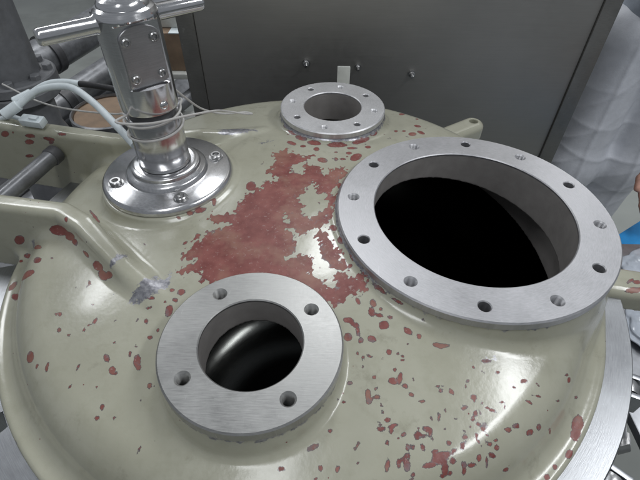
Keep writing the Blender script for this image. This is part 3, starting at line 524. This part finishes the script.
# the plate on the milled flat, four screws
pd = Vector((math.cos(PA), math.sin(PA), 0)); ps = Vector((-math.sin(PA), math.cos(PA), 0))
out = []
for k in range(25):
    t = math.pi * k / 24; out.append((.0238 * math.cos(t), .0225 + .0135 * math.sin(t)))
for k in range(13):
    t = math.pi * k / 12; out.append((-.0238 * math.cos(t), -.0300 - .0035 * math.sin(t)))
bm = bmesh.new(); lv = []
for inset, dd in ((0, -.001), (0, .0021), (.0007, .0027)):
    lv.append([bm.verts.new((q[0] * (1 - inset / .024), q[1] * (1 - inset / .045), dd)) for q in out])
for A, B in zip(lv[:-1], lv[1:]):
    for i in range(len(A)): bm.faces.new((A[i], A[(i + 1) % len(A)], B[(i + 1) % len(A)], B[i]))
bm.faces.new(lv[-1]); bm.faces.new(lv[0][::-1])
pm = Matrix.Translation(pd * .0256 + Vector((0, 0, 1.2755 + zo))) @ Matrix(((ps.x, 0, pd.x, 0), (ps.y, 0, pd.y, 0), (0, 1, 0, 0), (0, 0, 0, 1)))
plate = from_bm('cover_plate', xform(bm, pm), 'plate', body, 30)
for sx, sz in ((-.0165, .0205), (.0165, .0205), (-.0165, -.0225), (.0165, -.0225)):
    p = pm @ Vector((sx, sz, .0026)); cap_screw(plate, p.x, p.y, p.z, .0052, .0030, pd, 'plate_screw')
q = Matrix.Rotation(R(10), 4, 'Z') @ pd * .0355
from_bm('detent_ball', xform(lathe([(.0060, -.001), (.0055, .0015), (.004, .003), (.002, .0038), (0, .004)], 20), to_axis((q.x, q.y, 1.2165 + zo), q)), 'chrome', head)
hd = Vector((.777, .630, 0))
for s, L in ((-1, .097), (1, .096)):
    a = hd * s * .031; b = hd * s * L; l = (b - a).length
    from_bm('handle', xform(lathe([(0, 0), (.0115, 0), (.0115, .004), (.0096, .0065), (.0092, l - .004), (.0086, l - .0015), (.0070, l), (0, l)], 32), to_axis(a + Vector((0, 0, 1.311 + zo)), b - a)), 'chrome', head)

# ---------------------------------------------------------------- hinge pin between the arms
pin = tag(empty('hinge_pin', (-.461, .603, 1.055)), 'grey steel pin spanning the gap between the two painted arms', 'pin')
from_bm('shaft', bar((.009, .040, 0), (-.032, -.135, 0), .0135), 'tube', pin)
from_bm('collar', bar((.010, .043, 0), (.006, .026, 0), .0155), 'dark', pin)

# ---------------------------------------------------------------- thin wire and white hoses
w = [(-.60, .80, 1.10), (-.50, .735, 1.10), (-.42, .70, 1.105), (-.335, .655, 1.125), (-.285, .585, 1.165)]
for k in range(0, 26):
    a = R(165 + k * 24); w.append((HX + 0.0375 * math.cos(a), HY + .0375 * math.sin(a), 1.166 + .0013 * k))
w += [(-.255, .500, 1.205), (-.215, .497, 1.203), (-.180, .530, 1.195), (-.155, .590, 1.170), (-.150, .640, 1.142), (-.128, .672, 1.120), (-.118, .690, 1.110), (-.132, .698, 1.108), (-.165, .675, 1.118), (-.190, .650, 1.14), (-.2, .61, 1.18), (-.205, .575, 1.215)]
tag(from_bm('thin_wire', tube(w, .0016, 8, 8), 'wire'), 'thin pale wire coiled round the chrome stem and looping out', 'wire')
def hose(name, pts, r, label, m='white'):
    t = tag(empty(name, pts[0]), label, 'hose'); P0 = np.array(pts) - np.array(pts[0]); from_bm('hose', tube(P0, r, 14, 10), m, t); return t, P0
h1, q = hose('white_hose', [(-.500, .668, 1.125), (-.465, .69, 1.145), (-.41, .685, 1.155), (-.355, .64, 1.155), (-.305, .59, 1.145), (-.272, .560, 1.13)], .0056, 'thick white hose arching from the connector to the chrome stem')
from_bm('fitting', bar(q[0] + np.array((-.018, -.010, -.008)), q[0] + np.array((.006, .004, .004)), .0088, 12), 'white', h1)
h2, q = hose('white_hose', [(-.500, .705, 1.125), (-.470, .725, 1.138), (-.440, .728, 1.142), (-.410, .722, 1.142)], .0054, 'short white hose ending in a black sleeve behind the longer white hose')
from_bm('sleeve', tube([q[-1] + np.array(d) for d in ((-.004, .001, 0), (.03, -.004, -.001), (.07, -.012, -.004), (.125, -.03, -.008))], .0050, 12), 'black', h2)
from_bm('fitting', bar(q[0] + np.array((-.016, -.012, -.004)), q[0] + np.array((.010, .006, .004)), .0086, 12), 'white', h2)
pl = tag(empty('plug_connector', (-.478, .664, 1.104)), 'white plastic plug lying on the far arm below the hoses', 'connector')
from_bm('housing', xform(box(.040, .017, .013, .002), Matrix.Rotation(R(-12), 4, 'Z') @ Matrix.Rotation(R(12), 4, 'X')), 'white', pl)
from_bm('latch', xform(box(.014, .008, .004, .001, (.006, 0, .0082)), Matrix.Rotation(R(-12), 4, 'Z') @ Matrix.Rotation(R(12), 4, 'X')), 'white', pl)
from_bm('tail', tube([(-.020, .004, 0), (-.05, .02, -.004), (-.09, .03, -.02)], .004, 10), 'white', pl)

# ---------------------------------------------------------------- stainless cabinet behind
cab = tag(empty('steel_cabinet', (.177, 1.2, 0)), 'tall brushed stainless steel panel box standing behind the lid', 'cabinet')
x0, x1 = -.553, .553                                              # local
fr = box(x1 - x0 - .092, .30, 1.75, .002, (0, .157, 1.05)); from_bm('front_panel', fr, 'panel', cab, 30)
for s in (-1, 1):
    from_bm('edge_strip', box(.045, .31, 1.76, .004, (s * (x1 - .0227), .156, 1.05)), 'panel_edge', cab, 30)
from_bm('plinth', box(x1 - x0 - .08, .26, .172, .004, (0, .16, .087)), 'dark', cab)
for bx, bz in ((-.046, .973), (.243, .948), (.094, .965)):
    r = .0085 if bx != .094 else .0065
    from_bm('stud', xform(lathe([(r * 1.3, 0), (r * 1.3, .0015), (r, .0016), (r, .007), (r * .8, .0082), (r * .55, .0085), (r * .55, .020), (r * .4, .0215), (0, .0215)], 12), to_axis((bx - .177, .0068, bz), (0, -1, 0))), 'bolt', cab, 30)

# ---------------------------------------------------------------- grey standpipe with flange, far left
sp = tag(empty('grey_standpipe', (-.705, .985, 0)), 'grey painted upright pipe with bolted flange at the left edge', 'pipe')
from_bm('pipe', xform(lathe([(0, 1.034), (.060, 1.034), (.063, 1.20), (.066, 1.24), (.066, 1.60), (0, 1.60)], 40), Matrix.Translation((0, 0, 0))), 'grey', sp)
from_bm('flange', lathe([(0, 1.012), (.088, 1.012), (.091, 1.015), (.091, 1.032), (.088, 1.035), (0, 1.035)], 48), 'grey', sp)
from_bm('lower_flange', lathe([(0, .986), (.088, .986), (.091, .989), (.091, 1.007), (.088, 1.0098), (0, 1.0098)], 48), 'grey', sp)
from_bm('stub', lathe([(0, .9858), (.062, .9858), (.060, .9), (.075, .85), (.085, .7), (.085, .0), (0, 0)], 40), 'grey', sp)
for k in range(8):
    a = R(k * 45 + 22.5 - 90); from_bm('flange_bolt', lathe([(.0115, 0), (.0115, .009), (.010, .0105), (0, .0105)], 6), 'grey', sp, 30, (0.075 * math.cos(a), .075 * math.sin(a), 1.0352))

# ---------------------------------------------------------------- sloping tubes on the floor rack behind, left
TUBES = [((-1.05, 2.85, .62), (-1.52, 1.85, .52), .085, 'fattest grey tube nearest the pale floor at upper left'), ((-.80, 2.45, .60), (-1.28, 1.40, .50), .060, 'grey tube below the fattest one, behind the T handle'),
         ((-.62, 2.10, .62), (-1.12, 1.15, .48), .034, 'thin grey tube crossing behind the chrome body'), ((-.50, 1.90, .58), (-1.0, 1.0, .46), .028, 'thinnest grey tube lowest in the bundle of sloping tubes'),
         ((-.93, 2.75, .40), (-1.40, 1.62, .32), .070, 'half-hidden grey tube lying between and below the two fattest tubes'), ((-.66, 2.35, .38), (-1.16, 1.25, .30), .070, 'half-hidden grey tube lying under the thin tubes behind the hoses')]
for a, b, r, lab in TUBES:
    a_, b_ = Vector(a), Vector(b); t = tag(empty('sloping_tube', a), lab, 'tube', 'sloping tubes behind the lid')
    L = (b_ - a_).length
    from_bm('pipe', xform(lathe([(r * .86, .03), (r * .86, 0), (r, 0), (r, L), (r * .86, L), (r * .86, L - .03)], 32), to_axis((0, 0, 0), b_ - a_)), 'tube', t)
    from_bm('end_collar', xform(lathe([(r, L * .62), (r * 1.12, L * .62), (r * 1.12, L * .62 + .04), (r, L * .62 + .04)], 32), to_axis((0, 0, 0), b_ - a_)), 'dark', t)
rk = tag(empty('tube_rack', (-1.05, 1.75, 0)), 'low dark steel rack carrying the sloping tubes', 'rack')
for yy, zz in ((-.55, .40), (.62, .44)):
    from_bm('crossbar', box(1.1, .05, .05, .003, (0, yy, zz - .17)), 'dark', rk)
    for xx in (-.5, .5): from_bm('post', box(.05, .05, zz - .196, .003, (xx, yy, (zz - .196) / 2)), 'dark', rk)
from_bm('shelf', box(1.0, 1.12, .012, .002, (0, .035, .15)), 'dark', rk)

mb = tag(empty('machine_base', (-.86, .52, 0)), 'dark machine housing on the floor left of the vessel, under the arms', 'machine base')
from_bm('housing', box(.66, .62, .60, .012, (0, 0, .300)), 'dark', mb)
from_bm('top_plate', box(.60, .56, .012, .002, (0, 0, .6065)), 'grey', mb)
for sx in (-1, 1):
    for sy in (-1, 1): from_bm('plate_bolt', lathe([(.011, 0), (.011, .007), (.009, .0085), (0, .0085)], 6), 'bolt', mb, 30, (sx * .27, sy * .25, .6127))
from_bm('terminal_box', box(.13, .10, .07, .005, (.24, .05, .648)), 'card', mb)
# ---------------------------------------------------------------- drum, shelf with carton
dr = tag(empty('fibre_drum', (-.71, 1.36, 0)), 'brown fibre drum with grey metal hoop behind the white hoses', 'drum')
from_bm('side', lathe([(.0, .01), (.113, .01), (.113, .728)], 48), 'card', dr)
from_bm('top', lathe([(.1135, .720), (.110, .726), (0, .728)], 48), 'card', dr)
from_bm('hoop', lathe([(.1131, .700), (.119, .700), (.121, .712), (.120, .734), (.1135, .737), (.112, .729)], 48), 'tube', dr)
sh = tag(empty('shelf_unit', (-.60, 1.95, 0)), 'low white shelf standing left of the steel cabinet', 'shelf')
for zz in (.30, .655): from_bm('shelf_board', box(.50, .34, .022, .003, (0, 0, zz)), 'board', sh)
for sx in (-1, 1):
    for sy in (-1, 1): from_bm('post', box(.025, .025, .90, .003, (sx * .265, sy * .15, .45)), 'tube', sh)
bx = tag(empty('carton', (-.58, 1.92, .667)), 'brown cardboard carton on the white shelf behind the chrome head', 'carton')
from_bm('box', box(.26, .22, .15, .003, (0, 0, .0755)), 'card', bx); from_bm('tape', box(.05, .224, .004, .0005, (0, 0, .1505)), 'white', bx)
bx = tag(empty('grey_case', (-.58, 1.96, .818)), 'pale grey case lying on the brown carton behind the chrome head', 'case')
from_bm('case', box(.30, .20, .065, .008, (0, 0, .0335)), 'board', bx); from_bm('lid', box(.31, .21, .012, .004, (0, 0, .0725)), 'tube', bx)

# ---------------------------------------------------------------- right side: swing bolt, blue bar, pale bag
def swing_bolt(ang, lab):
    t = tag(empty('swing_bolt', (CX + .478 * math.cos(R(ang)), CY + .478 * math.sin(R(ang)), .93)), lab, 'bolt', 'swing bolts hanging at the rim')
    d = Vector((math.cos(R(ang)), math.sin(R(ang)), 0)); s = Vector((-d.y, d.x, 0))
    from_bm('rod', bar((0, 0, -.02), d * .055 + Vector((0, 0, -.135)), .008), 'bolt', t)
    from_bm('eye', xform(lathe([(.007, -.009), (.017, -.009), (.019, 0), (.017, .009), (.007, .009), (.007, -.009)], 24), to_axis((0, 0, 0), s)), 'bolt', t)
    from_bm('nut', xform(lathe([(.0085, 0), (.017, 0), (.018, .003), (.018, .019), (.017, .022), (.0085, .022)], 6), to_axis(d * .040 + Vector((0, 0, -.112)), d * .055 + Vector((0, 0, -.115)))), 'bolt', t, 30)
    for k in (-1, 1): from_bm('bracket', xform(box(.075, .008, .034, .002), Matrix.Translation(Vector((0, 0, 0)) + s * k * .015 - d * .02) @ Matrix.Rotation(R(ang), 4, 'Z')), 'jacket', t)
swing_bolt(-24, 'steel swing bolt below the rim beside the right-hand lug'); swing_bolt(-41, 'steel swing bolt below the rim at the lower right corner')
bl = tag(empty('blue_bar', (.80, .86, .62)), 'bright blue plastic bar behind the right of the big flange', 'bar')
from_bm('bar', xform(box(.62, .060, .030, .006), Matrix.Rotation(R(32), 4, 'Z') @ Matrix.Rotation(R(-4), 4, 'Y')), 'blue', bl)
from_bm('end_cap', xform(box(.02, .066, .036, .006, (.311, 0, 0)), Matrix.Rotation(R(32), 4, 'Z') @ Matrix.Rotation(R(-4), 4, 'Y')), 'black', bl)
for px_, py_ in ((-.2, -.125), (.2, .125)): from_bm('leg', bar((px_, py_, -.62), (px_, py_, -.012), .014), 'dark', bl)
def film_bag(loc, s, seed, lab):
    bm = bmesh.new(); bmesh.ops.create_icosphere(bm, subdivisions=5, radius=1); rg = np.random.default_rng(seed); W = rg.normal(size=(9, 3)); ph = rg.uniform(0, 6, 9)
    for v in bm.verts:
        p = np.array(v.co); k = 1 + .05 * sum(abs(math.sin(2.4 * (W[i] @ p) + ph[i])) - .6 for i in range(9))
        v.co = Vector(p * k * np.array(s)); v.co.z = max(v.co.z, -s[2] * .9) + s[2] * .9
    o = from_bm('film_bag', bm, 'film', None, 60, loc); return tag(o, lab, 'bag')
film_bag((.79, .715, .701), (.085, .055, .018), 3, 'crumpled pale blue plastic bag beside the right-hand lug')
film_bag((.72, .545, .701), (.085, .075, .018), 5, 'flat pale plastic bag below the rim at lower right')
tbm = tag(empty('work_table', (.80, .46, 0)), 'low steel table under the pale bags at right', 'table')
from_bm('table_top', box(.46, .70, .02, .003, (0, 0, .690)), 'jacket', tbm)
for sx in (-.2, .2):
    for sy in (-.32, .32): from_bm('leg', box(.035, .035, .679, .002, (sx, sy, .3398)), 'dark', tbm)

# ---------------------------------------------------------------- the person at the right edge

def cone(x, y, z, a, b, ra, rb):
    a, b = np.array(a), np.array(b); e = b - a
    t = np.clip(((x - a[0]) * e[0] + (y - a[1]) * e[1] + (z - a[2]) * e[2]) / (e @ e), 0, 1)
    return np.sqrt((x - a[0] - t * e[0]) ** 2 + (y - a[1] - t * e[1]) ** 2 + (z - a[2] - t * e[2]) ** 2) - (ra + (rb - ra) * t)
def ell(x, y, z, c, s): return (np.sqrt(((x - c[0]) / s[0]) ** 2 + ((y - c[1]) / s[1]) ** 2 + ((z - c[2]) / s[2]) ** 2) - 1) * min(s)
def smin(a, b, k):
    h = np.maximum(k - np.abs(a - b), 0) / k; return np.minimum(a, b) - h * h * k * .25
def chain(x, y, z, pts, k=.02):
    d = None
    for p, q in zip(pts[:-1], pts[1:]):
        c = cone(x, y, z, p[:3], q[:3], p[3], q[3]); d = c if d is None else smin(d, c, k)
    return d
LEG_N = [(.935, 1.455, .96, .100), (.935, 1.435, .52, .068), (.935, 1.47, .09, .045)]
LEG_F = [(1.125, 1.47, .96, .100), (1.125, 1.44, .52, .068), (1.125, 1.47, .09, .045)]
ARM_R = [(.885, 1.40, 1.375, .052), (.905, 1.18, 1.10, .040), (.880, 1.005, .835, .029)]
ARM_L = [(1.265, 1.42, 1.375, .052), (1.31, 1.42, 1.08, .040), (1.29, 1.34, .83, .029)]
FINGERS = [[(.852, .968, .770), (.836, .945, .748), (.836, .925, .728), (.842, .915, .712)], [(.864, .960, .762), (.852, .930, .736), (.852, .908, .714), (.858, .898, .698)],
           [(.880, .957, .760), (.872, .926, .732), (.872, .905, .708), (.877, .895, .692)], [(.896, .960, .764), (.893, .934, .740), (.892, .916, .720), (.895, .908, .706)]]
def body_sdf(x, y, z):
    d = ell(x, y, z, (1.075, 1.45, .98), (.165, .115, .13))
    for l in (LEG_N, LEG_F): d = smin(d, chain(x, y, z, l), .05)
    d = smin(d, ell(x, y, z, (1.075, 1.435, 1.24), (.175, .115, .23)), .08)
    d = smin(d, cone(x, y, z, (.93, 1.42, 1.385), (1.22, 1.43, 1.385), .06, .06), .06)
    for l in (ARM_R, ARM_L): d = smin(d, chain(x, y, z, l), .05)
    d = smin(d, cone(x, y, z, (1.075, 1.42, 1.42), (1.07, 1.395, 1.53), .058, .052), .04)
    hd_ = smin(ell(x, y, z, (1.065, 1.375, 1.635), (.075, .095, .110)), ell(x, y, z, (1.065, 1.325, 1.575), (.052, .050, .050)), .04)
    hd_ = smin(hd_, cone(x, y, z, (1.064, 1.282, 1.625), (1.063, 1.265, 1.598), .009, .016), .016)          # nose
    hd_ = smin(hd_, ell(x, y, z, (1.063, 1.283, 1.566), (.022, .010, .008)), .006)                          # lips
    for s in (-1, 1):
        hd_ = np.maximum(hd_, -ell(x, y, z, (1.064 + s * .030, 1.281, 1.632), (.017, .012, .011)))         # eye sockets
        hd_ = np.minimum(hd_, ell(x, y, z, (1.064 + s * .030, 1.296, 1.632), (.012, .012, .012)))
        hd_ = smin(hd_, ell(x, y, z, (1.066 + s * .077, 1.385, 1.615), (.010, .020, .032)), .010)          # ears
    d = smin(d, hd_, .02)
    xh = x - .014
    hand = smin(cone(xh, y, z, (.880, 1.005, .835), (.872, .985, .795), .027, .026), ell(xh, y, z, (.873, .975, .783), (.036, .026, .034)), .02)
    for i, f in enumerate(FINGERS):
        r = (.0088, .0095, .0092, .0080)[i]; hand = smin(hand, chain(xh, y, z, [(*p, r * (1 - .08 * j)) for j, p in enumerate(f)], .004), .006)
    hand = smin(hand, chain(xh, y, z, [(.848, .985, .800, .013), (.828, .972, .782, .0105), (.822, .955, .762, .009)], .006), .012)
    d = smin(d, hand, .012)
    h2 = ell(x, y, z, (1.283, 1.30, .765), (.03, .036, .04))
    for i in range(4): h2 = smin(h2, chain(x, y, z, [(1.262 + .017 * i, 1.295, .745, .009), (1.262 + .017 * i, 1.275, .70, .008), (1.264 + .017 * i, 1.285, .668, .007)], .004), .006)
    h2 = smin(h2, chain(x, y, z, [(1.262, 1.29, .78, .012), (1.25, 1.265, .745, .0095), (1.252, 1.255, .72, .008)], .006), .012)
    d = smin(d, h2, .03)
    for l in (LEG_N, LEG_F): d = smin(d, cone(x, y, z, (l[2][0], 1.48, .05), (l[2][0], 1.33, .035), .042, .034), .02)
    return np.maximum(d, .004 - z)
def folds(x, y, z, s, k): return k * (np.sin(s * (z * 1.0 + .55 * x - .3 * y) + 2.2 * np.sin(9 * x + 5 * y + 4 * z)) + .6 * np.sin(s * 1.7 * (z * .7 - .8 * x + .2 * y) + 2.5 * np.sin(11 * y - 7 * z)))
def trouser_sdf(x, y, z):
    d = ell(x, y, z, (1.075, 1.45, .99), (.180, .130, .15))
    for l in (LEG_N, LEG_F):
        d = smin(d, chain(x, y, z, [(l[0][0], l[0][1], l[0][2], .112), (l[1][0], l[1][1], l[1][2], .094), (l[2][0], l[2][1], .07, .084)], .05), .035)
        d = d - .004 * np.exp(-((np.abs(x - l[0][0] + .015)) / .008) ** 2)                                   # raised side seam
    knee = np.exp(-((z - .55) / .16) ** 2) + .7 * np.exp(-((z - .92) / .12) ** 2) + .8 * np.exp(-((z - .16) / .12) ** 2) + .25
    a_ = 30 * z + 9 * x + 2.2 * np.sin(6 * x + 4 * z) ; b_ = 26 * z - 22 * x + 2. * np.sin(5 * z + 3 * y)
    d = d - .0045 * np.exp(-np.abs(np.sin(a_)) * 2.6) * knee * (.5 + .5 * np.sin(7 * x + 11 * z)) - .0032 * np.exp(-np.abs(np.sin(b_)) * 3) * knee * (.5 + .5 * np.sin(9 * z - 13 * x))
    d = np.maximum(d, np.maximum(z - 1.06, .045 - z))
    return d * .8
def shirt_sdf(x, y, z):
    d = ell(x, y, z, (1.075, 1.437, 1.22), (.192, .132, .27))
    d = smin(d, cone(x, y, z, (.93, 1.42, 1.385), (1.22, 1.43, 1.385), .070, .070), .06)
    for l in (ARM_R, ARM_L): d = smin(d, chain(x, y, z, [(*l[0][:3], .068), (*l[1][:3], .056), (*l[2][:3], .045)]), .05)
    d = smin(d, ell(x, y, z, (1.075, 1.448, 1.03), (.196, .146, .16)), .03) + folds(x, y, z, 40, .004)
    d = np.maximum(d, np.maximum(1.0 - z, z - 1.455))
    for l in (ARM_R, ARM_L):
        w, e = np.array(l[2][:3]), np.array(l[1][:3]); n_ = (w - e) / np.linalg.norm(w - e)
        cut = (x - w[0] + n_[0] * .03) * n_[0] + (y - w[1] + n_[1] * .03) * n_[1] + (z - w[2] + n_[2] * .03) * n_[2]
        near = np.sqrt((x - w[0]) ** 2 + (y - w[1]) ** 2 + (z - w[2]) ** 2) < .16
        d = np.where(near, np.maximum(d, cut), d)
    return d * .8
def sdf_obj(name, fn, bounds, h, m, parent):
    P_, F_ = surface_nets(*bounds, h, fn); me_ = bpy.data.meshes.new(name)
    me_.vertices.add(len(P_)); me_.vertices.foreach_set('co', P_.astype(np.float32).ravel()); me_.loops.add(F_.size); me_.loops.foreach_set('vertex_index', F_.astype(np.int32).ravel())
    me_.polygons.add(len(F_)); me_.polygons.foreach_set('loop_start', np.arange(0, F_.size, 4, dtype=np.int32)); me_.update(calc_edges=True)
    o = link(name, me_, m, parent, 0); me_.polygons.foreach_set('use_smooth', np.ones(len(me_.polygons), bool)); return o
per = tag(empty('person', (0, 0, 0)), 'person in pale grey work trousers standing at the right edge, one hand reaching down', 'person')
sdf_obj('body', body_sdf, (.80, 1.36, .88, 1.58, -.01, 1.78), .006, 'skin', per)
sdf_obj('trousers', trouser_sdf, (.78, 1.30, 1.26, 1.64, .02, 1.09), .0055, 'cloth', per)
sdf_obj('shirt', shirt_sdf, (.78, 1.40, .92, 1.60, .90, 1.48), .007, 'shirt', per)
def hair_sdf(x, y, z):
    d = ell(x, y, z, (1.065, 1.385, 1.650), (.085, .103, .112)) + .002 * np.sin(120 * x + 30 * z) * np.sin(90 * y)
    return np.maximum(d, -np.maximum(np.maximum(z - 1.69 + (y - 1.30) * .2, y - 1.385), -9)) if False else np.maximum(d, np.minimum(1.355 - y + (1.66 - z) * .6, 9))
sdf_obj('hair', hair_sdf, (.96, 1.17, 1.26, 1.52, 1.52, 1.78), .005, 'hair', per)
for l in (LEG_N, LEG_F):
    xx = l[2][0]
    sdf_obj('shoe', lambda x, y, z: np.maximum(smin(cone(x, y, z, (xx, 1.485, .055), (xx, 1.32, .040), .050, .042), cone(x, y, z, (xx, 1.48, .05), (xx, 1.475, .10), .05, .046), .02), np.maximum(.001 - z, z - .11)), (xx - .08, xx + .08, 1.25, 1.56, -.012, .125), .005, 'black', per)
